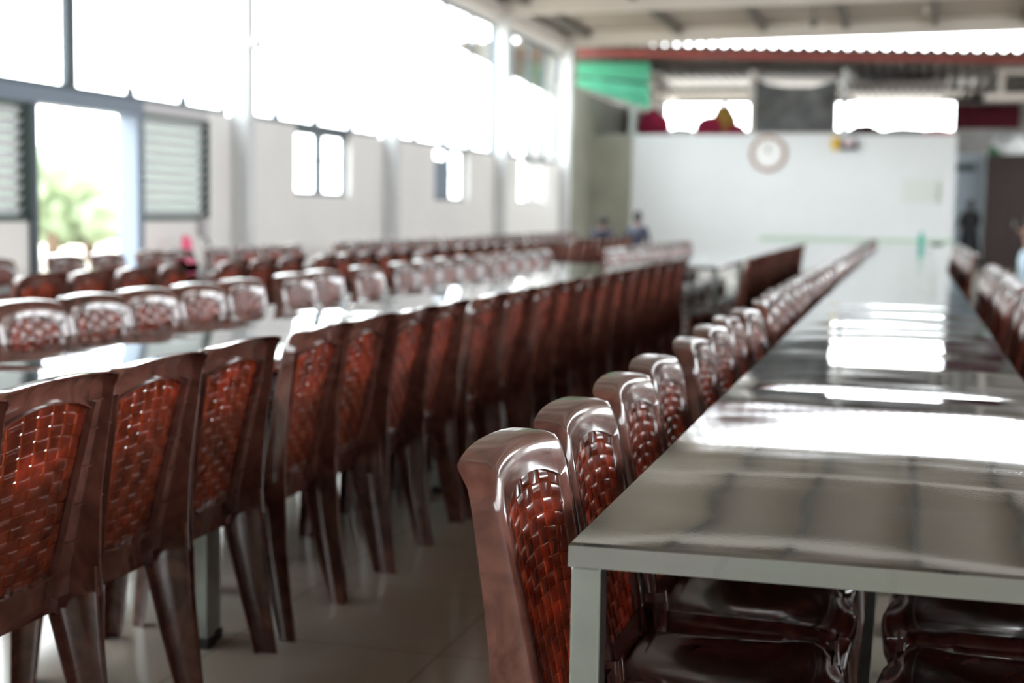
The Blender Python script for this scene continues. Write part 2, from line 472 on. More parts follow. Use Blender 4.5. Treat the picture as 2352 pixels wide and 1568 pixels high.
# clock on the far wall
cp = at(1764, 352, YF - .08); cr = .41
clk = thing('wall_clock', 'large round clock with a copper-brown rim high on the far white wall', 'clock', (cp.x, YF - .075, cp.z))
rm = lathe([(cr * .80, 0), (cr * .98, 0), (cr, .02), (cr * .99, .05), (cr * .90, .07), (cr * .80, .05)], 40, True)
face = lathe([(cr * .81, 0), (cr * .81, .02), (cr * .80, .025)], 40)
Rx = Matrix.Rotation(PI / 2, 4, 'X')
for b in (rm, face):
    bmesh.ops.transform(b, matrix=Rx, verts=b.verts)
    bmesh.ops.translate(b, verts=b.verts, vec=(0, .074, 0))
obj('rim', rm, M['clockrim'], clk, True); obj('dial', face, M['clockface'], clk)
for a, l, w in ((.15, .22, .022), (-.3, .16, .03)):
    h = box(-w / 2, w / 2, .040, .046, 0, l); bmesh.ops.rotate(h, verts=h.verts, cent=(0, 0, 0), matrix=Matrix.Rotation(a, 3, 'Y'))
    obj('hand', h, M['clockhand'], clk)
tk = bmesh.new()
for i in range(12):
    a = i * PI / 6; bx(tk, math.sin(a) * cr * .68 - .01, math.sin(a) * cr * .68 + .01, .043, .048, math.cos(a) * cr * .68 - .018, math.cos(a) * cr * .68 + .018)
obj('hour_mark', tk, M['clockrim'], clk)

# small box and papers near the post, faded notice at the right
p0 = at(1910, 315, YF); p1 = at(1970, 345, YF)
t = thing('switch_box', 'small yellow and navy box fixed at the top edge of the far wall', 'box', (p0.x, YF - .1, p1.z))
w, h = p1.x - p0.x, p0.z - p1.z
obj('yellow_cover', box(0, w * .32, 0, .10, 0, h, bev=.01), M['yellow'], t)
obj('navy_case', box(w * .32, w, 0, .098, 0, h * .85, bev=.01), M['navy'], t)
obj('paper_label', box(w * .45, w * .85, -.004, 0, h * .3, h * .8), M['pinkpaper'], t)
# faded lettering, an unreadable block of short strokes
p0 = at(2075, 412, YF); p1 = at(2160, 465, YF)
b = bmesh.new(); random.seed(4); zz = p0.z
for r in range(5):
    x = p0.x; hh = (p0.z - p1.z) / 5
    while x < p1.x - .04:
        l = random.uniform(.05, .14); l = min(l, p1.x - x)
        bx(b, x, x + l, YF - .006, YF + .002, zz - hh * .85, zz - hh * .3); x += l + .03
    zz -= hh
bx(b, p1.x - .08, p1.x, YF - .006, YF + .002, p1.z, p0.z)
tag(obj('faded_notice', b, M['signink']), 'faded grey-green block of lettering painted low on the right of the far wall', 'lettering')

# ---- yard and shed beyond the far wall
def corrugated(p00, p10, p01, p11, n, amp=.035, name='roof_sheet', mat='corr', per=10):
    """sheet spanned by four corners, ribs running from edge 0 to edge 1"""
    b = bmesh.new(); A = []; B = []; k = n * per
    nrm = (p10 - p00).cross(p01 - p00).normalized()
    for t in (0, .004):
        A.append([]); B.append([])
        for i in range(k + 1):
            u = i / k; off = nrm * (amp * math.sin(2 * PI * u * n) + t)
            A[-1].append(b.verts.new(p00.lerp(p10, u) + off)); B[-1].append(b.verts.new(p01.lerp(p11, u) + off))
    for t in (0, 1):
        for i in range(k): b.faces.new((A[t][i], A[t][i + 1], B[t][i + 1], B[t][i]))
    for i in range(k):
        b.faces.new((A[0][i], A[0][i + 1], A[1][i + 1], A[1][i])); b.faces.new((B[0][i], B[0][i + 1], B[1][i + 1], B[1][i]))
    return b
V = Vector
Y0S = 30.3
pL, pR = at(1345, 98, Y0S), at(2352, 114, Y0S)
def zf(x): return lerp(pL.z, pR.z, (x - pL.x) / (pR.x - pL.x))
zk = at(1960, 231, 41).z
b = corrugated(V((XL - 3, Y0S, zf(XL - 3))), V((9, Y0S, zf(9))), V((XL - 3, 41.2, zk + .06)), V((9, 41.2, zk + .06)), 76, .045)
struct('ceiling_shed', b, M['corr'], smooth=True)
def zs(y, x=1.): return lerp(zf(x), zk + .06, (y - Y0S) / (41.2 - Y0S)) - .06
q = bmesh.new()
sweep(q, [[V((x_, 30.8, zs(30.8, x_) - .15)), V((x_, 30.9, zs(30.8, x_) - .15)), V((x_, 30.9, zs(30.8, x_))), V((x_, 30.8, zs(30.8, x_)))] for x_ in (XL, 6.6)])
struct('trim_82', q, M['red'])
struct('trim_83', box(XL, 9, 37.0, 37.1, zs(37) - .12, zs(37)), M['joist'])
bm = bmesh.new(); bx(bm, 6.6, 6.76, YE, 41, 0, 1.2); bx(bm, 6.6, 6.76, YE, 41, 3.0, 4.6); bx(bm, 6.6, 6.76, YE, 31, 1.2, 3.0); bx(bm, 6.6, 6.76, 39, 41, 1.2, 3.0)
struct('wall_right_added', bm, M['concrete'])  # unseen wall added to dim the far end, its opening lights the door
# end wall of the shed: solid below, sheets above with gaps of daylight
zl = at(1700, 298, 41).z
bm = bmesh.new()
bx(bm, XL - 2, at(2190, 300, 41).x, 41, 41.15, 0, zl)
bx(bm, at(2190, 300, 41).x, 9, 41, 41.15, 0, 4.5)
bx(bm, XL - 4, at(1528, 300, 41).x, 41, 41.15, 0, 4.6)
bx(bm, at(1528, 300, 41).x, 9, 41, 41.15, at(1600, 238, 41).z, 4.6)
struct('wall_shed', bm, M['concrete'])
xq0, xq1 = at(1958, 200, 38).x, at(2172, 200, 38).x  # pale sheet paints the skylit patch of the roof underside
b = corrugated(V((xq0, 35.0, zs(35) - .09)), V((xq1, 35.0, zs(35) - .09)), V((xq0, 40.7, zs(40.7) - .09)), V((xq1, 40.7, zs(40.7) - .09)), 12, .05)
o = obj('skylit_patch_sheet', b, M['beam'], smooth=True)
tag(o, 'pale ribbed sheet standing in for the skylit patch of the shed roof', 'sheet')
# posts
for i, (px, Y, mt, lab) in enumerate([(1455, 33.1, 'column', 'pale post rising behind the far wall beside the green net'),
                                  (1728, 33.1, 'beam', 'cream post at the left edge of the dark hanging tarpaulin'),
                                  (1940, 33.1, 'column', 'grey post above the yellow box on the far wall')]):
    p = at(px, 250, Y); b = bmesh.new()
    bx(b, p.x - .07, p.x + .07, Y - .07, Y + .07, ztop, zs(Y), bev=.01)
    bx(b, p.x - .12, p.x + .12, Y - .12, Y + .12, ztop, ztop + .03)
    tag(obj('roof_post', b, M[mt]), lab, 'post', 'posts of the shed behind the far wall')
# pale board fixed under the shed roof
q = bmesh.new(); xa0, xb0 = at(1500, 150, 32.5).x, at(1545, 235, 40.5).x
sweep(q, [[V((x_ - .16, y_, zs(y_) - .10)), V((x_ + .16, y_, zs(y_) - .10)), V((x_ + .16, y_, zs(y_) - .05)), V((x_ - .16, y_, zs(y_) - .05))] for x_, y_ in ((xa0, 32.7), (xb0, 40.5))])
tag(obj('roof_board', q, M['beam']), 'beige board running under the shed roof right of the green net', 'board')
# green net, hanging taut from the roof in a triangle
b = bmesh.new(); n = 14
tl, tr_, br_, bl = at(1325, 144, 31.9), at(1492, 144, 31.9), at(1492, 252, 31.9), at(1325, 196, 31.9)
rows = []
for t in (0, .012):
    for j in range(n + 1):
        rows.append([b.verts.new(tl.lerp(tr_, i / n).lerp(bl.lerp(br_, i / n), j / n) + V((0, .06 * math.sin(j * 1.3) + .04 * math.sin(i * 1.1) + t, 0))) for i in range(n + 1)])
for s in (0, n + 1):
    for j in range(n):
        for i in range(n): b.faces.new((rows[s + j][i], rows[s + j][i + 1], rows[s + j + 1][i + 1], rows[s + j + 1][i]))
tag(obj('shade_net', b, M['net'], smooth=True), 'green shade net stretched under the shed roof at the left', 'net')
tag(obj('net_rail', tube(bmesh.new(), at(1327, 176, 31.88), at(1490, 192, 31.88), .03), M['greenframe'], smooth=True), 'dark thin rail running across the green net', 'rail')
# grey sheet wall left
b = bmesh.new(); pp = [at(1335, 205, 36.4), at(1500, 262, 36.4), at(1500, 330, 36.4), at(1335, 330, 36.4)]
sweep(b, [[p for p in pp], [p + V((0, .06, 0)) for p in pp]])
struct('wall_gable', b, M['concrete'])
# dark tarpaulin sagging between the two posts
b = bmesh.new(); n = 24; rows = []
xa, xb = at(1736, 200, 33.0).x, at(1925, 200, 33.0).x
za, zb2 = at(1736, 183, 33.0).z, at(1925, 183, 33.0).z
zbot = ztop + .055
for s, t in enumerate((0, .012)):
    for j in range(n + 1):
        v = j / n
        rw = []
        for i in range(n + 1):
            u = i / n; sag = .18 * (4 * u * (1 - u)) * (1 - v) ** 2
            fold = .05 * math.sin(9 * u + 6 * v) * v + .04 * math.sin(14 * (u - .5) * (1 - v) + 4 * v)
            rw.append(b.verts.new((lerp(xa, xb, u), 33.0 - .1 + fold + t, lerp(lerp(za, zb2, u) - sag, zbot, v))))
        rows.append(rw)
for s in (0, n + 1):
    for j in range(n):
        for i in range(n): b.faces.new((rows[s + j][i], rows[s + j][i + 1], rows[s + j + 1][i + 1], rows[s + j + 1][i]))
tag(obj('tarpaulin', b, M['tarp'], smooth=True), 'dark grey tarpaulin hung between two posts above the clock', 'tarpaulin')
b = bmesh.new(); tube(b, (xa, 32.95, za), (xb, 32.95, zb2), .035)
tag(obj('tarpaulin_pole', b, M['beam'], smooth=True), 'cream pole that the dark tarpaulin hangs from', 'pole')
b = box(xa - .05, xb, 32.78, 33.0, ztop, ztop + .05)
tag(obj('ledge_board', b, M['beam']), 'pale board lying on top of the far wall under the tarpaulin', 'board')

def bundle(cx, cz, Y, rx, rz_, mat, name, lab, cat, grp=None, seed=0):
    b = bmesh.new(); bmesh.ops.create_icosphere(b, subdivisions=4, radius=1)
    for v in b.verts:
        d = 1 + .20 * noise.noise(v.co * 1.7 + V((seed, 0, 0))) + .07 * noise.noise(v.co * 5 + V((seed, 3, 0)))
        c = v.co * d; z = c.z * rz_
        v.co = V((c.x * rx, c.y * rx * .8, max(z, -rz_ * .75)))
    o = obj(name, b, M[mat], smooth=True); o.location = (cx, Y, cz)
    return tag(o, lab, cat, grp)
def bpx(px, py, Y, wpx, hpx, *a, **k):
    p = at(px, py, Y); s = Y / F_
    rz_ = hpx * s / 2
    return bundle(p.x, ztop + .01 + rz_ * .75, Y, wpx * s / 2, rz_, *a, **k)
bpx(1502, 272, 34.2, 74, 72, 'maroon', 'cloth_bundle', 'dark maroon cloth bundle on the wall top, leftmost', 'bundle', 'bundles stored on the far wall top', seed=1)
bpx(1465, 285, 34.6, 44, 36, 'browncloth', 'cloth_bundle', 'small brown bundle behind the left maroon bundle on the wall top', 'bundle', 'bundles stored on the far wall top', seed=2)
bpx(1630, 280, 34.2, 74, 56, 'maroon', 'cloth_bundle', 'bright crimson bundle on the wall top left of the golden one', 'bundle', 'bundles stored on the far wall top', seed=3)
bpx(1690, 285, 34.2, 50, 36, 'maroon', 'cloth_bundle', 'crimson bundle on the wall top below the golden one', 'bundle', 'bundles stored on the far wall top', seed=5)
o = bpx(1664, 250, 34.3, 56, 86, 'gold', 'cloth_bundle', 'golden mustard bundle sticking up among the crimson ones', 'bundle', 'bundles stored on the far wall top', seed=8)
bpx(1566, 292, 34.0, 60, 26, 'palecloth', 'cloth_bundle', 'low pale cloth heap between the crimson bundles', 'bundle', 'bundles stored on the far wall top', seed=9)
bpx(1985, 296, 34.2, 70, 34, 'browncloth', 'cloth_bundle', 'low dark brown heap below the left of the bright opening', 'bundle', 'bundles stored on the far wall top', seed=11)
bpx(2080, 297, 34.4, 120, 26, 'tarp', 'cloth_bundle', 'long dark heap below the middle of the bright opening', 'bundle', 'bundles stored on the far wall top', seed=12)
bpx(2150, 296, 34.2, 70, 24, 'maroon', 'cloth_bundle', 'small dark red heap below the right of the bright opening', 'bundle', 'bundles stored on the far wall top', seed=14)
# red curtain
b = bmesh.new(); n = 60; p0, p1 = at(2192, 240, 38.5), at(2342, 296, 38.5); secs = []
A = [b.verts.new((lerp(p0.x, p1.x, i / n), 38.5 + .05 * math.sin(i * .9), p0.z)) for i in range(n + 1)]
B = [b.verts.new((v.co.x, v.co.y, p1.z)) for v in A]
A2 = [b.verts.new((v.co.x, v.co.y + .02, p0.z)) for v in A]; B2 = [b.verts.new((v.co.x, v.co.y + .02, p1.z)) for v in A]
for i in range(n):
    b.faces.new((A[i], A[i + 1], B[i + 1], B[i])); b.faces.new((A2[i], A2[i + 1], B2[i + 1], B2[i]))
    b.faces.new((A[i], A[i + 1], A2[i + 1], A2[i])); b.faces.new((B[i], B[i + 1], B2[i + 1], B2[i]))
tag(obj('red_curtain', b, M['darkred'], smooth=True), 'dark red cloth hanging high at the right beside the bright opening', 'curtain')
p0 = at(2192, 298, 38.6); 
struct('trim_84', box(p0.x, 9, 38.5, 38.7, at(2250, 330, 38.6).z, at(2250, 297, 38.6).z), M['concrete'])
# beam bracket high right
b = bmesh.new(); p0 = at(2262, 215, 32); p1 = at(2352, 232, 32)
bx(b, p0.x, p1.x + 1.2, 31.9, 32.0, p1.z, p0.z)
x = at(2300, 200, 32).x; bx(b, x - .06, x + .06, 31.9, 32.0, p0.z, p0.z + .40)
bx(b, p0.x + .25, p1.x + 1.2, 31.9, 32.02, p0.z + .40, p0.z + .50)
tag(obj('steel_bracket', b, M['beam']), 'cream steel frame piece high at the right edge under the shed roof', 'bracket')
# door leaf, sign, cupboard, crate
p0 = at(2197, 352, 38); p1 = at(2262, 352, 38)
dl = struct('door_2', box(p0.x, p1.x, 37.96, 38.02, 0, p0.z), M['doorpanel'])
s0, s1 = at(2196, 377, 37.9), at(2240, 393, 37.9)
obj('name_plate', box(s0.x, s1.x, 37.93, 37.96, s1.z, s0.z), M['doorsign'], dl)
obj('door_frame', box(p1.x, p1.x + .1, 37.9, 38.1, 0, p0.z + .05), M['whiteplastic'], dl)
cu = thing('cupboard', 'tall dark brown cupboard right of the pale door at the far right', 'cupboard', (at(2266, 400, 36).x, 36, 0))
hC = at(2300, 356, 36).z
obj('body', box(.0, 2.3, 0, .6, 0, hC), M['wood'], cu)
for i in range(3):
    dd = obj('door', box(.02 + .76 * i, .74 + .76 * i, -.02, 0, .1, hC - .05, bev=.006), M['wood'], cu)
    obj('handle', box(.66 + .76 * i, .69 + .76 * i, -.05, -.02, 1.0, 1.15), M['steel_leg'], dd)
p = at(2266, 338, 36.2)
cr_ = bmesh.new(); w = .36
bx(cr_, 0, w, 0, .3, 0, .02); bx(cr_, 0, .02, 0, .3, .02, .2); bx(cr_, w - .02, w, 0, .3, .02, .2); bx(cr_, .02, w - .02, 0, .02, .02, .2); bx(cr_, .02, w - .02, .28, .3, .02, .2)
o = obj('plastic_crate', cr_, M['bin']); o.location = (cu.location.x + .02, 36.1, hC)
tag(o, 'green plastic crate on top of the dark cupboard', 'crate')
o = bundle(at(2320, 335, 36.3).x, hC + .22, 36.3, .42, .3, 'palecloth', 'grey_sack', 'pale grey sack lying on the dark cupboard at the right edge', 'sack', seed=20)

# ------------------------------------------------------------------ outside the left wall
struct('ground', box(-90, XL - .2, -40, 90, -.3, -.13), M['ground'])
struct('ground', box(XL - .2, 90, 44, 90, -.3, -.13), M['ground'])
def tree(x, y, h, r, lab, seed):
    t = thing('tree', lab, 'tree', (x, y, -.13), 0, 'trees outside the left doorway')
    b = bmesh.new(); random.seed(seed)
    tube(b, (0, 0, 0), (0, 0, h * .5), .16, .1)
    for i in range(5):
        a = random.uniform(0, 6.28); tube(b, (0, 0, h * .4), (math.cos(a) * r * .5, math.sin(a) * r * .5, h * .7), .07, .03, 8)
    obj('trunk', b, M['bark'], t, True)
    b = bmesh.new()
    for i in range(14):
        c = V((random.uniform(-r, r) * .7, random.uniform(-r, r) * .7, h * random.uniform(.45, .85))); q = bmesh.new()
        bmesh.ops.create_icosphere(q, subdivisions=3, radius=r * random.uniform(.3, .5))
        for v in q.verts: v.co = c + v.co * (1 + .5 * noise.noise(v.co * 3 + c))
        tm = bpy.data.meshes.new('t'); q.to_mesh(tm); q.free(); b.from_mesh(tm); bpy.data.meshes.remove(tm)
    obj('foliage', b, M['leaf'], t, True)
for i, (px, dpt, h, r, lab) in enumerate([(120, 26, 2.5, 1.5, 'pale green tree outside the doorway, left of the opening'),
                                     (205, 30, 2.5, 1.7, 'pale green tree outside the doorway, right of the opening')]):
    p = at(px, 450, dpt); tree(p.x, p.y, h, r, lab, i + 3)

# ------------------------------------------------------------------ the chair
def yp(z): return pl(z, [(.38, -.124), (.445, -.130), (.83, -.210), (.90, -.226)])     # plane of the woven panel
def yr(z): return pl(z, [(.0, -.245), (.25, -.215), (.45, -.206), (.60, -.213), (.80, -.240), (.828, -.247), (.856, -.266), (.90, -.270)])
def curve_y(x): return -.016 * (1 - (x / .2) ** 2)
def out_hw(z): return pl(z, [(.0, .214), (.40, .200), (.60, .205), (.80, .212)])
ZB = .450                                    # lower edge of the woven panel
def in_hw(z): return pl(z, [(.38, .108), (.45, .114), (.79, .160), (.9, .162)])
def zt(x): return .812 - .030 * (abs(x) / .158) ** 2.2    # upper edge of the panel
def top_z(x): return .869 - .017 * (abs(x) / .212) ** 2.4

def back_frame_mesh():
    # outer outline from bottom left up, round and down
    outer, inner = [], []
    N = 9
    for i in range(N):
        z = lerp(.385, .79, i / (N - 1)); outer.append((-out_hw(z), z)); inner.append((-in_hw(z), z))
    for i in range(1, 8):                    # corner
        a = i / 8 * PI / 2; r = .034
        cx, cz = -.212 + r, .79
        zt_ = top_z(cx)
        outer.append((cx - r * math.cos(a), cz + (zt_ - cz) * math.sin(a)))
        ii = i / 8
        inner.append((lerp(-.158, -.146, ii), lerp(.785, zt(.15), sstep(0, 1, ii))))
    M_ = 14
    for i in range(M_ + 1):
        x = lerp(-.16, .16, i / M_); outer.append((x, top_z(x))); xi = lerp(-.146, .146, i / M_); inner.append((xi, zt(xi)))
    k = N + 7
    for i in range(k - 1, -1, -1):
        outer.append((-outer[i][0], outer[i][1])); inner.append((-inner[i][0], inner[i][1]))
    secs = []
    for (ox, oz), (ix, iz) in zip(outer, inner):
        def P(t, dy, ref=None, rear=False):
            x, z = lerp(ix, ox, t), lerp(iz, oz, t)
            zz = min(z, .9)
            y = (yr(zz) if rear else yp(zz)) + curve_y(x) + dy
            return V((x, y, z))
        s = [P(0, .002), P(.06, .008), P(.5, .010), P(.82, .007), P(.94, .001), P(1.0, -.010),
             P(1.03, 0, rear=True), P(.97, 0, rear=True), P(.93, -.012), P(.5, -.001), P(0, -.006)]
        # keep the flange parallel
        secs.append(s)
    b = bmesh.new(); sweep(b, secs)
    # stiffening ribs behind the side frames
    for sx in (-1, 1):
        for z in (.50, .58, .66, .74, .80):
            x0, x1 = in_hw(z) * sx, out_hw(z) * sx * .96
            y1 = yp(z) - .020 + curve_y(x1); y0 = yp(z)
            bx(b, min(x0, x1), max(x0, x1), y1, y0 + curve_y((x0 + x1) / 2) + .002, z - .0015, z + .0015)
        # inner wall round the panel, seen from behind
        sec = []
        for i in range(8):
            z = lerp(.40, .80, i / 7); x = in_hw(z) * sx; y = yp(z) + curve_y(x)
            sec.append([V((x, y, z)), V((x + .003 * sx, y, z)), V((x + .003 * sx, y - .022, z)), V((x, y - .022, z))])
        sweep(b, sec)
    sec = []
    for i in range(13):                      # rib under the top rail
        x = lerp(-.15, .15, i / 12); z = zt(x); y = yp(z) + curve_y(x)
        sec.append([V((x, y, z)), V((x, y, z + .003)), V((x, y - .02, z + .003)), V((x, y - .02, z))])
    sweep(b, sec)
    # lower rail
    sec = []
    for i in range(13):
        x = lerp(-.125, .125, i / 12); y = yp(.41) + curve_y(x); dz = -.012 * (1 - (x / .125) ** 2)
        sec.append([V((x, y + .008, .375 + dz)), V((x, y + .010, .41 + dz)), V((x, y + .004, .457 + dz)), V((x, y - .006, .455 + dz)), V((x, y - .022, .452 + dz)), V((x, y - .022, .448 + dz)), V((x, y, .443 + dz)), V((x, y + .003, .375 + dz))])
    sweep(b, sec)
    return b

def woven_mesh():
    b = bmesh.new(); NC, NR = 7, 16
    def S(u, v, off):                        # u -1..1, v 0..1
        hw = 0; z = ZB - .014
        x = u * .14
        zt_ = zt(u * .150) + .004
        zb_ = ZB - .012 * (1 - u * u) - .004
        z = lerp(zb_, zt_, v)
        x = u * (in_hw(z) + .004)
        return V((x, yp(z) + curve_y(x) + off, z))
    a = .0024; th = .0013
    TT = [(0, 0), (.05, .6), (.11, 1), (.5, 1.05), (.89, 1), (.95, .6)]
    cw = 2 / NC
    for c in range(NC):                      # uprights
        uc = -1 + cw * (c + .5); hw_ = cw * .405
        secs = []
        for r in range(NR):
            for t_, f_ in TT:
                v = (r + t_) / NR; o = a * f_ * (1 if (r + c) % 2 == 0 else -1)
                secs.append([S(uc - hw_, v, o + th), S(uc, v, o + th + .0006), S(uc + hw_, v, o + th), S(uc + hw_, v, o - th), S(uc, v, o - th), S(uc - hw_, v, o - th)])
        sweep(b, secs)
    for r in range(NR):                      # cross strips
        v0 = r / NR; v1 = (r + 1) / NR; m_ = (v1 - v0) * .045
        secs = []
        for c in range(NC):
            for t_, f_ in TT:
                u = -1 + cw * (c + t_); o = -a * f_ * (1 if (r + c) % 2 == 0 else -1)
                secs.append([S(u, v0 + m_, o + th), S(u, (v0 + v1) / 2, o + th + .0005), S(u, v1 - m_, o + th), S(u, v1 - m_, o - th), S(u, (v0 + v1) / 2, o - th), S(u, v0 + m_, o - th)])
        sweep(b, secs)
    return b

def seat_mesh():
    b = bmesh.new()
    NY, NX = 26, 20; Y0, Y1 = -.122, .262
    def hw(y):
        w = lerp(.176, .188, (y - Y0) / (Y1 - Y0))
        w += .020 * sstep(.135, .15, y)
        if y > .20: w -= .055 * ((y - .20) / .062) ** 2.6
        if y < -.09: w -= .015 * ((-.09 - y) / .045) ** 2
        return w
    top = []
    for j in range(NY + 1):
        t = j / NY; y = lerp(Y0, Y1, 1 - (1 - t) ** 1.35) ; w = hw(y)
        row = []
        for i in range(NX + 1):
            u = -1 + 2 * i / NX; u = math.copysign(abs(u) ** .8, u); x = u * w
            dish = -.020 * (1 - u * u) ** 1.2 * math.sin(PI * max(0, min(1, (y - Y0) / .37)))
            edge = -.010 * max(0, (abs(u) - .86) / .14) ** 2
            front = -.030 * sstep(.19, .265, y) ** 1.5
            yy = y - (.014 * u * u if y > .2 else 0)
            row.append(V((x, yy, .405 + dish + edge + front + .003 * math.cos(5 * u) * sstep(.1, .2, y))))
        top.append(row)
    # perimeter ring
    T = [[b.verts.new(p) for p in r] for r in top]
    for j in range(NY):
        for i in range(NX): b.faces.new((T[j][i], T[j][i + 1], T[j + 1][i + 1], T[j + 1][i]))
    ring = [T[0][i] for i in range(NX + 1)] + [T[j][NX] for j in range(1, NY + 1)] + [T[NY][i] for i in range(NX - 1, -1, -1)] + [T[j][0] for j in range(NY - 1, 0, -1)]
    c = V((0, .05, 0))
    prev = ring
    for out, dz in ((.006, -.006), (.008, -.018), (.004, -.050), (.0, -.050), (.003, -.018)):
        cur = []
        for v in ring:
            d = V((v.co.x, v.co.y - .05, 0)).normalized()
            zbase = v.co.z
            cur.append(b.verts.new(V((v.co.x, v.co.y, zbase + dz)) + d * out))
        m = len(ring)
        for i in range(m): b.faces.new((prev[i], prev[(i + 1) % m], cur[(i + 1) % m], cur[i]))
        prev = cur
    # underside
    U = [[b.verts.new(p * 1.0 + V((0, 0, -.005))) for p in [V((q.x * .985, q.y * .985, q.z)) for q in r]] for r in top]
    for j in range(NY):
        for i in range(NX): b.faces.new((U[j][i], U[j][i + 1], U[j + 1][i + 1], U[j + 1][i]))
    return b

def rear_leg_mesh(s):
    b = bmesh.new(); secs = []
    for i in range(11):
        z = lerp(0, .45, i / 10)
        xo = out_hw(z) * s
        r = yr(z) + (curve_y(.2)); f = pl(z, [(0, -.190), (.2, -.142), (.38, -.100), (.47, -.112)])
        fl = pl(z, [(0, .028), (.35, .036), (.47, .05)]) * s; th = .004 * s
        rl = .010 * s
        secs.append([V((xo - rl, r + .003, z)), V((xo - th, r, z)), V((xo, r + .003, z)), V((xo + .001 * s, (r + f) / 2, z)), V((xo, f - .006, z)), V((xo - th * 1.2, f, z)),
                     V((xo - fl, f + .001, z)), V((xo - fl, f - .003, z)), V((xo - th * 1.6, f - .004, z)), V((xo - th * 1.1, f - .009, z)), V((xo - th, r + .006, z)), V((xo - rl, r + .006, z))])
    sweep(b, secs)
    return b
def front_leg_mesh(s):
    b = bmesh.new(); secs = []
    for i in range(9):
        z = lerp(0, .385, i / 8)
        xo = pl(z, [(0, .212), (.385, .204)]) * s; f = pl(z, [(0, .268), (.385, .236)])
        w = pl(z, [(0, .038), (.3, .060), (.385, .085)]); d = pl(z, [(0, .040), (.3, .058), (.385, .085)]); th = .004
        X = lambda q: xo - q * s
        secs.append([V((X(w), f, z)), V((X(.014), f, z)), V((X(.004), f - .004, z)), V((X(0), f - .014, z)), V((X(0), f - d, z)), V((X(th), f - d, z)),
                     V((X(th), f - .015, z)), V((X(.007), f - .007, z)), V((X(.015), f - th, z)), V((X(w), f - th, z))])
    sweep(b, secs)
    return b

def make_chair(label, loc, rz, group):
    t = thing('plastic_chair', label, 'chair', loc, rz, group)
    bf = back_frame_mesh(); obj('back_frame', bf, M['frame'], t, True)
    obj('woven_panel', woven_mesh(), M['weave'], t, True)
    obj('seat', seat_mesh(), M['seat'], t, True)
    for s in (-1, 1): obj('leg', rear_leg_mesh(s), M['frame'], t, True)
    for s in (-1, 1): obj('leg', front_leg_mesh(s), M['frame'], t, True)
    for ch in t.children:                     # keep hard folds crisp
        me = ch.data
        bb = bmesh.new(); bb.from_mesh(me)
        for e in bb.edges:
            if len(e.link_faces) == 2 and e.calc_face_angle(0) > math.radians(50): e.smooth = False
        bb.to_mesh(me); bb.free()
    return t
ORD = ['first', 'second', 'third', 'fourth', 'fifth', 'sixth', 'seventh', 'eighth', 'ninth', 'tenth', 'eleventh', 'twelfth', 'thirteenth', 'fourteenth',
       'fifteenth', 'sixteenth', 'seventeenth', 'eighteenth', 'nineteenth']
TENS = {2: ('twenty', 'twentieth'), 3: ('thirty', 'thirtieth'), 4: ('forty', 'fortieth'), 5: ('fifty', 'fiftieth')}
def ordinal(n):
    if n <= 19: return ORD[n - 1]
    a, b = divmod(n, 10)
    return TENS[a][1] if b == 0 else TENS[a][0] + '-' + ORD[b - 1]
proto = None
rng = random.Random(11)
def chair_row(xs, ys, facing, text, group, jit=.035, tall=1.0):
    """facing -1: towards the left wall (backs to the right); +1: the other way.  x of the rear edge of the backs"""
    global proto
    for i, y in enumerate(ys):
        xb = xs(y) if callable(xs) else xs
        j = rng.uniform(-1, 1)
        if i > 1 or facing < 0: xb += j * .012
        rz = (PI / 2 if facing < 0 else -PI / 2) + rng.uniform(-1, 1) * jit * (1 if i > 0 else .2)
        ox = xb + facing * .268
        lab = text % ordinal(i + 1)
        if proto is None: c = proto = make_chair(lab, (ox, y, 0), rz, group)
        else: c = dup(proto, (ox, y, 0), rz, lab, group)
        c.scale = (1, 1, tall)

# right-hand line of tables, its chairs (near edges measured for the first ones)
near = [1.895, 2.323, 2.787, 3.215, 3.765, 4.235, 4.665, 5.085]
ysA = [n_ + .212 for n_ in near]
L_A = 1.86; A0 = 1.91
for k in range(2, 12):
    s = A0 + L_A * k
    ysA += [s + .065 + .44 * i + .212 for i in range(4)]
chair_row(-.615, ysA, +1, 'brown woven-back chair, %s from the front, left side of the right-hand tables', 'chairs on the left side of the right-hand table line', tall=.987)
ysR = [y + .02 for y in ysA if y < 11.2]
chair_row(lambda y: pl(y, [(4, .510), (7, .585)]), ysR, -1, 'brown woven-back chair, %s from the front, right side of the right-hand tables', 'chairs on the right side of the right-hand table line')
ysR2 = [14.2 + .46 * i for i in range(13)]
chair_row(.60, ysR2, -1, 'brown chair right of the right-hand tables, %s beyond the gap in that row', 'far chairs on the right side of the right-hand table line')
# middle line
far = [2.165, 2.605, 3.03, 3.475, 4.0, 4.40, 4.80, 5.20, 5.70, 6.2]
ysB = [f_ - .212 for f_ in far]
while ysB[-1] < 10.3: ysB.append(ysB[-1] + (.44 if len(ysB) % 5 else .5))
chair_row(lambda y: pl(y, [(1.9, -1.50), (2.39, -1.548), (2.82, -1.583), (3.26, -1.603), (4, -1.605)]), ysB, -1, 'brown chair with back to the aisle, %s from the front at middle tables', 'chairs with backs to the aisle at the middle tables', tall=1.012)
ysB2 = [11.75 + .46 * i for i in range(14)]
chair_row(lambda y: -1.23 - .004 * (y - 13), ysB2, -1, 'brown chair right of the middle tables, %s beyond the gap in that row', 'far chairs on the right side of the middle tables')
pxs = [(-25, -3.0), (100, -3.02), (237, -3.03), (385, -3.05), (505, -3.07), (620, -3.1), (697, -3.12), (790, -3.15), (880, -3.17), (945, -3.17)]
ysC = [at_x(a, 650, x).y + .215 for a, x in pxs]
while ysC[-1] < 12: ysC.append(ysC[-1] + .46)
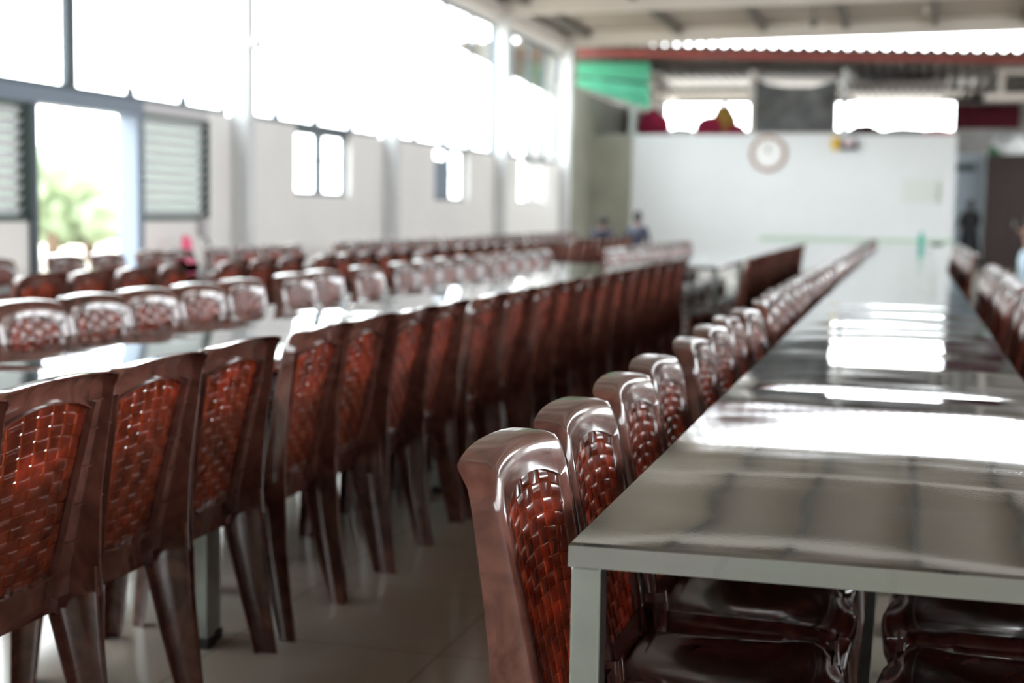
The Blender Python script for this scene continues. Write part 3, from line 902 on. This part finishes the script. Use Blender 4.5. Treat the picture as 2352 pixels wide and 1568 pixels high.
for i in range(1, len(ysC)):
    if ysC[i] - ysC[i - 1] < .44: ysC[i] = ysC[i - 1] + .44
chair_row(lambda y: pl(y, [(3.5, -3.02), (9, -3.18), (13, -3.2)]), ysC, +1, 'brown chair, %s from the front on the window side of the middle tables', 'chairs on the window side of the middle tables')
ysC2 = [13.1 + .45 * i for i in range(12)]
chair_row(-2.78, ysC2, +1, 'brown chair on window side of middle tables, %s beyond the gap', 'far chairs on the window side of the middle tables')
# left line
pxs = [165, 265, 370, 460, 580, 640, 710, 777]
ysD = [at_x(p, 600, -4.15).y - .215 for p in pxs]
for i in range(1, len(ysD)):
    if ysD[i] - ysD[i - 1] < .44: ysD[i] = ysD[i - 1] + .44
while ysD[-1] < 21.5: ysD.append(ysD[-1] + (.45 if len(ysD) % 6 else .62))
chair_row(-4.15, ysD, -1, 'brown chair with back to camera, %s from the front at the left tables', 'chairs with backs to the camera at the left tables')
pxs = [(-60, -5.5), (125, -5.5), (215, -5.55), (312, -5.6), (372, -5.65), (455, -5.7), (535, -5.7), (600, -5.7), (648, -5.7), (760, -5.72)]
ysE = [at_x(a, 590, x).y + .215 for a, x in pxs]
for i in range(1, len(ysE)):
    if ysE[i] - ysE[i - 1] < .44: ysE[i] = ysE[i - 1] + .44
while ysE[-1] < 24: ysE.append(ysE[-1] + (.47 if len(ysE) % 4 else .6))
chair_row(lambda y: pl(y, [(6, -5.5), (12, -5.72)]), ysE, +1, 'brown chair, %s from the front in the row nearest the left wall', 'chairs in the row nearest the left window wall')

# ------------------------------------------------------------------ tables
def table_top_mesh(w, l, seed, amp=1.0):
    b = bmesh.new(); nx, ny = 30, 66; rows = []
    for j in range(ny + 1):
        rw = []
        for i in range(nx + 1):
            u, v = i / nx, j / ny; x, y = (u - .5) * w, v * l
            e = min(1, min(u, 1 - u) * 9) * min(1, min(v, 1 - v) * 14)
            z = noise.noise(V((x * 1.6 + seed * 7, y * 2.4, seed))) * .0026 + noise.noise(V((x * .7 + seed * 3, y * 7.0, seed + 9))) * .0005
            z += .0050 * math.sin(PI * u) * (1 - .08 * math.sin(2 * PI * v * 2))     # crowned sheet
            rw.append(b.verts.new((x, y, z * e * amp + .0022 * math.sin(PI * u) * (1 - min(1, min(v, 1 - v) * 14)))))
        rows.append(rw)
    for j in range(ny):
        for i in range(nx): b.faces.new((rows[j][i], rows[j][i + 1], rows[j + 1][i + 1], rows[j + 1][i]))
    ring = rows[0] + [r[-1] for r in rows[1:]] + rows[-1][-2::-1] + [r[0] for r in rows[-2:0:-1]]
    prev = ring; m = len(ring)
    for ins, dz in ((-.0035, -.0045), (-.0038, -.0342), (.004, -.034), (.004, -.008)):
        cur = []
        for v in ring:
            sx = 1 if v.co.x > w / 2 - 1e-5 else -1 if v.co.x < -w / 2 + 1e-5 else 0
            sy = 1 if v.co.y > l - 1e-5 else -1 if v.co.y < 1e-5 else 0
            z = v.co.z if dz > -.005 else 0
            cur.append(b.verts.new((v.co.x - ins * sx, v.co.y - ins * sy, z + dz)))
        for i in range(m): b.faces.new((prev[i], prev[(i + 1) % m], cur[(i + 1) % m], cur[i]))
        prev = cur
    b.faces.new(prev)
    return b
TZ = .75
def make_table(w, l, seed, label, loc, rz, group, stretch=.26):
    t = thing('steel_table', label, 'table', loc, rz, group)
    top = obj('tabletop', table_top_mesh(w, l, seed), M['steel'], t, True); top.location = (0, 0, TZ)
    bb = bmesh.new(); bb.from_mesh(top.data)
    for e in bb.edges:
        if len(e.link_faces) == 2 and e.calc_face_angle(0) > .6: e.smooth = False
    bb.to_mesh(top.data); bb.free()
    q = .043
    for sx in (-1, 1):
        for y in (0, l - q):
            x0 = sx * w / 2 if sx < 0 else w / 2 - q
            lg = obj('leg', box(x0, x0 + q, y, y + q, .012, TZ - .0345, bev=.003), M['steel_leg'], t)
            obj('rubber_foot', box(x0 - .004, x0 + q + .004, y - .004, y + q + .004, 0, .03, bev=.003), M['rubber'], lg)
    obj('stretcher', box(-.012, .012, q, l - q, stretch, stretch + .02), M['steel_leg'], t)
    for y in (0, l - q):
        obj('stretcher', box(-w / 2 + q, w / 2 - q, y + .012, y + .032, stretch, stretch + .02), M['steel_leg'], t)
    return t
def dup_table(root, loc, rz, label, group, seed=None):
    return dup(root, loc, rz, label, group)
rngt = random.Random(5)
def table_line(n, w, l, x_of, y0, text, group, seeds=3, dz0=0, gap=.004):
    protos = []
    for k in range(n):
        y = y0 + k * l; x = x_of(y + l / 2); sl = -math.atan((x_of(y + l) - x_of(y)) / l)
        z = 0.
        lab = text % ordinal(k + 1)
        if k < seeds:
            protos.append(make_table(w, l - gap, k + w * 3 + len(text) * .37, lab, (x, y, z), sl, group))
        else: dup(protos[(k * 2 + 1) % seeds], (x, y, z), sl, lab, group)
table_line(12, .77, L_A, lambda y: -.055 - .003 * (y - 2), A0, 'polished steel table, %s from the front in the right-hand line', 'steel tables of the right-hand line')
table_line(4, 1.0, 2.24, lambda y: -2.30 - .028 * (y - 3.5), 3.50, 'wide polished steel table, %s from the front in the middle line', 'steel tables of the middle line')
tt = make_table(1.0, 2.36, 21.3, 'wide polished steel table at the left edge, behind the nearest chair backs', (-2.27, 1.12, 0), .02, 'steel tables of the middle line')
table_line(3, .80, 1.86, lambda y: -2.03, 12.52, 'polished steel table beyond the gap of the middle line, %s after the gap', 'steel tables beyond the gap in the middle line', seeds=1)
table_line(9, .80, 1.86, lambda y: -4.88 - .012 * (y - 6), 4.9, 'polished steel table, %s from the front in the left line', 'steel tables of the left line', seeds=2)

# ------------------------------------------------------------------ things on the tables and walls
def bottle(x, y, z, h, r):
    t = thing('water_bottle', 'teal plastic bottle standing on the far end of the right-hand tables', 'bottle', (x, y, z))
    obj('body', lathe([(r * .9, 0), (r, .01), (r, h * .35), (r * .93, h * .4), (r, h * .45), (r, h * .7), (r * .45, h * .88), (r * .4, h * .9)]), M['teal'], t, True)
    obj('cap', lathe([(r * .48, h * .9), (r * .5, h * .91), (r * .5, h), (r * .42, h + .004)]), M['teal'], t, True)
p = at(2116, 558, 22.6); bottle(p.x, 22.6, TZ + .005, .235, .045)
p = at(2152, 556, 23.2)
o = obj('serving_bowl', lathe([(.05, 0), (.09, .02), (.12, .055), (.125, .06), (.115, .06), (.08, .022), (.02, .012)]), M['greenframe'], smooth=True)
o.location = (p.x, 23.2, TZ + .005); tag(o, 'small dark green bowl on the far tables right of the teal bottle', 'bowl')
# security camera on the column
cy = COLS[4]
t = thing('security_camera', 'small white security camera fixed on the grey column beside the door', 'camera', (XL + .2, cy, at_x(548, 92, XL + .2).z))
obj('housing', lathe([(.035, -.07), (.06, -.05), (.065, 0), (.055, .07), (.03, .085)]), M['whiteplastic'], t, True).location = (.075, -.02, 0)
obj('bracket', box(0, .03, -.03, .03, -.04, .04, bev=.005), M['whiteplastic'], t)
lb = tube(bmesh.new(), (.11, -.06, -.02), (.17, -.12, -.045), .028); obj('lens', lb, M['blackplastic'], t, True)
# wall dispenser with hose beside the right louvre, pink cloth
p = at_x(460, 520, XL)
t = thing('wall_telephone', 'small grey wall unit with a dark cord below the right louvre', 'wall unit', (XL, p.y, p.z))
obj('case', box(0, .08, -.07, .07, -.11, .09, bev=.015), M['slat_light'], t)
cb = bmesh.new(); pts = [V((.04, .05, -.1)), V((.06, .09, -.2)), V((.05, .13, -.3)), V((.05, .14, -.42))]
for a, b_ in zip(pts, pts[1:]): tube(cb, a, b_, .016, seg=8)
obj('cord', cb, M['greenframe'], t, True)
# pink cloth over a chair back of the left line
p = at(430, 560, 13.0)
o = bundle(XL + .25, .75, at_x(428, 560, XL + .25).y, .06, .17, 'pink', 'pink_bag', 'small bright pink bag against the wall below the right louvre', 'bag', seed=30)
bk = box(XL + .02, XL + .5, o.location.y - .25, o.location.y + .25, .59, .62, bev=.005)
st = bk
for dx_ in (.04, .44):
    for dy_ in (-.22, .18): bx(st, XL + dx_, XL + dx_ + .04, o.location.y + dy_, o.location.y + dy_ + .04, 0, .59)
tag(obj('small_bench', st, M['slat_light']), 'low pale stool against the wall carrying the pink bag', 'stool')
p = at_x(458, 606, -4.17)
q = bmesh.new(); n = 10; rws = []
for s in (0, .006):
    for j in range(n + 1):
        a = (j / n - .5) * 2
        rws.append([q.verts.new((-.035 * math.cos(a * 1.4) * (1 if a < 0 else -1) * 0 + .030 * (1 if a > 0 else -1) * min(1, abs(a) * 3) , (i / n - .5) * .13, -.11 * max(0, abs(a) - .3) + .006 * math.cos(i) + s)) for i in range(n + 1)])
for s in (0, n + 1):
    for j in range(n):
        for i in range(n): q.faces.new((rws[s + j][i], rws[s + j][i + 1], rws[s + j + 1][i + 1], rws[s + j + 1][i]))
o = obj('pink_napkin', q, M['pink'], smooth=True); o.location = (-4.165, ysD[3] + .08, .884)
tag(o, 'small bright pink napkin draped over a chair back at the left tables', 'napkin')

# ------------------------------------------------------------------ people, far off and out of focus
def skin_chain(bm_pts, edges, radii, levels=1):
    me = bpy.data.meshes.new('sk'); me.from_pydata([tuple(p) for p in bm_pts], edges, [])
    o = bpy.data.objects.new('sk', me); C.objects.link(o)
    m = o.modifiers.new('s', 'SKIN'); m.use_smooth_shade = True
    for i, r in enumerate(radii):
        me.skin_vertices[0].data[i].radius = (r, r) if not isinstance(r, tuple) else r
    me.skin_vertices[0].data[0].use_root = True
    s = o.modifiers.new('u', 'SUBSURF'); s.levels = levels; s.render_levels = levels
    dg = bpy.context.evaluated_depsgraph_get(); dg.update()
    out = bpy.data.meshes.new_from_object(o.evaluated_get(dg))
    bpy.data.objects.remove(o); 
    for p in out.polygons: p.use_smooth = True
    return out
def person(label, loc, rz, pose, top, bottom, scale=1.0, hairlong=False):
    t = thing('person', label, 'person', loc, rz); t.scale = (scale,) * 3
    sit = pose == 'sit'
    hip = .47 if sit else .92
    P = [(0, 0, hip), (0, 0, hip + .18), (0, .0, hip + .40), (0, 0, hip + .50), (0, .01, hip + .58), (0, .02, hip + .66), (0, .02, hip + .76)]
    Rr = [(.15, .11), (.13, .10), (.17, .11), (.09, .08), (.055, .055), (.075, .09), (.07, .085)]
    Ed = [(i, i + 1) for i in range(6)]
    for s in (-1, 1):
        n0 = len(P)
        P.append((.18 * s, 0, hip + .47)); Rr.append(.055); Ed.append((2, n0))
        P.append((.24 * s, .02, hip + .20)); Rr.append(.043); Ed.append((n0, n0 + 1))
        P.append((.16 * s, .26, hip + .14 if sit else hip + .12)); Rr.append(.033); Ed.append((n0 + 1, n0 + 2))
        P.append((.14 * s, .34, hip + .13 if sit else hip + .11)); Rr.append((.036, .018)); Ed.append((n0 + 2, n0 + 3))
        for f in range(4):                   # fingers and thumb
            P.append((.14 * s + (f - 1.5) * .02, .39, hip + .125 if sit else hip + .105)); Rr.append(.009)
            P.append((.14 * s + (f - 1.5) * .022, .425 - .006 * abs(f - 1.5), hip + .105 if sit else hip + .085)); Rr.append(.008)
            Ed.append((n0 + 3, len(P) - 2)); Ed.append((len(P) - 2, len(P) - 1))
        P.append((.10 * s, .36, hip + .13 if sit else hip + .11)); Rr.append(.01); Ed.append((n0 + 3, len(P) - 1))
        n1 = len(P)
        P.append((.10 * s, .02, hip - .04)); Rr.append(.088); Ed.append((0, n1))
        if sit:
            P.append((.12 * s, .42, hip - .01)); Rr.append(.062)
            P.append((.12 * s, .44, .10)); Rr.append(.042)
            P.append((.12 * s, .44, .045)); Rr.append(.04)
            P.append((.13 * s, .60, .03)); Rr.append((.04, .028))
        else:
            P.append((.11 * s, .03, .48)); Rr.append(.062)
            P.append((.11 * s, 0, .10)); Rr.append(.042)
            P.append((.11 * s, 0, .045)); Rr.append(.04)
            P.append((.12 * s, .15, .03)); Rr.append((.04, .028))
        Ed += [(n1, n1 + 1), (n1 + 1, n1 + 2), (n1 + 2, n1 + 3), (n1 + 3, n1 + 4)]
    me = skin_chain([V(p) for p in P], Ed, Rr)
    me.materials.clear(); me.materials.append(M['skin']); obj('body', me, None, t)
    zc = hip + .70
    hd = bmesh.new()                          # nose, ears, eyes share one small face mesh
    tube(hd, (0, .105, zc + .02), (0, .13, zc - .02), .008, .015, 8)
    for s in (-1, 1): tube(hd, (.072 * s, .02, zc - .02), (.088 * s, .01, zc + .02), .018, .014, 8)
    obj('face_feature', hd, M['skin'], t, True)
    ey = bmesh.new()
    for s in (-1, 1): bmesh.ops.create_uvsphere(ey, u_segments=8, v_segments=6, radius=.011, matrix=Matrix.Translation((.03 * s, .102, zc + .015)))
    obj('eye', ey, M['hair'], t, True)
    hr = bmesh.new(); bmesh.ops.create_icosphere(hr, subdivisions=3, radius=1)
    for v in hr.verts:
        c = v.co.copy(); y = c.y
        if y > .35 and c.z < .45: c.y = .35
        v.co = V((c.x * .092, .0 + c.y * .105, zc + .035 + c.z * (.105 if c.z > 0 else (.20 if hairlong else .08))))
    obj('hair', hr, M['hair'], t, True)
    # shirt: slightly larger torso with sleeves
    P2 = [(0, 0, hip - .02), (0, 0, hip + .18), (0, 0, hip + .38), (0, 0, hip + .50)]; R2 = [(.168, .13), (.15, .118), (.19, .128), (.10, .09)]; E2 = [(0, 1), (1, 2), (2, 3)]
    for s in (-1, 1):
        n0 = len(P2)
        P2 += [(.185 * s, 0, hip + .46), (.245 * s, .02, hip + .22), (.20 * s, .15, hip + .17)]; R2 += [.068, .058, .048]
        E2 += [(2, n0), (n0, n0 + 1), (n0 + 1, n0 + 2)]
    me = skin_chain([V(p) for p in P2], E2, R2); me.materials.clear(); me.materials.append(M[top]); obj('shirt', me, None, t)
    P3 = [(0, 0, hip + .04)]; R3_ = [(.165, .125)]; E3 = []
    for s in (-1, 1):
        n0 = len(P3)
        P3.append((.105 * s, .02, hip - .06)); R3_.append(.105)
        if sit: P3 += [(.12 * s, .42, hip - .01), (.12 * s, .44, .14)]; R3_ += [.078, .062]
        else: P3 += [(.11 * s, .03, .48), (.11 * s, 0, .10)]; R3_ += [.08, .068]
        E3 += [(0, n0), (n0, n0 + 1), (n0 + 1, n0 + 2)]
    if bottom == 'blackcloth':
        rb = lathe([(.34, .06), (.33, .10), (.27, .5), (.20, .92), (.19, 1.05), (.235, 1.28), (.19, 1.42), (.10, 1.47)], 28)
        for v in rb.verts: v.co.y *= .8; v.co.x *= 1 + .04 * math.sin(9 * math.atan2(v.co.y, v.co.x))
        obj('robe', rb, M[bottom], t, True)
    me = skin_chain([V(p) for p in P3], E3, R3_); me.materials.clear(); me.materials.append(M[bottom]); obj('trousers', me, None, t)
    return t
p = at(2222, 500, 36.8)
person('person in black clothes standing before the pale door at the far right', (at(2228, 500, 36.2).x, 36.2, 0), .3, 'stand', 'blackcloth', 'blackcloth', .94, True)
p = at(2352, 560, 13.5)
person('person in a pale blue shirt seated at the right edge of the frame', (at(2362, 600, 14.0).x + .02, 14.0, 0), PI * .55, 'sit', 'bluecloth', 'browncloth', .94)
st = thing('plastic_stool', 'brown stool under the seated person in pale blue', 'stool', (at(2362, 600, 14.0).x + .02, 14.0, 0))
obj('seat', box(-.17, .17, -.15, .15, .30, .335, bev=.01), M['seat'], st)
for sx in (-1, 1):
    for sy in (-1, 1): obj('leg', tube(bmesh.new(), (sx * .13, sy * .11, .30), (sx * .16, sy * .14, 0), .018, .014), M['frame'], st, True)
person('person with dark hair seated beyond the chairs, left one of the two near the wall', (at(1385, 520, 27.5).x, 27.5, 0), .2, 'sit', 'navy', 'navy', .90, True)
person('person with dark hair seated beyond the chairs, right one of the two near the wall', (at(1464, 520, 28.5).x, 28.5, 0), -.2, 'sit', 'navy', 'navy', .96, True)
for i, (px, Y) in enumerate(((1385, 27.5), (1464, 28.5))):
    st = thing('wooden_stool', ['wooden stool under the left one of the two people near the far wall', 'wooden stool under the right one of the two people near the far wall'][i], 'stool', (at(px, 520, Y).x, Y, 0))
    obj('seat', box(-.17, .17, -.15, .15, .31, .34, bev=.01), M['wood'], st)
    for sx in (-1, 1):
        for sy in (-1, 1): obj('leg', box(sx * .14 - .015, sx * .14 + .015, sy * .12 - .015, sy * .12 + .015, 0, .31), M['wood'], st)
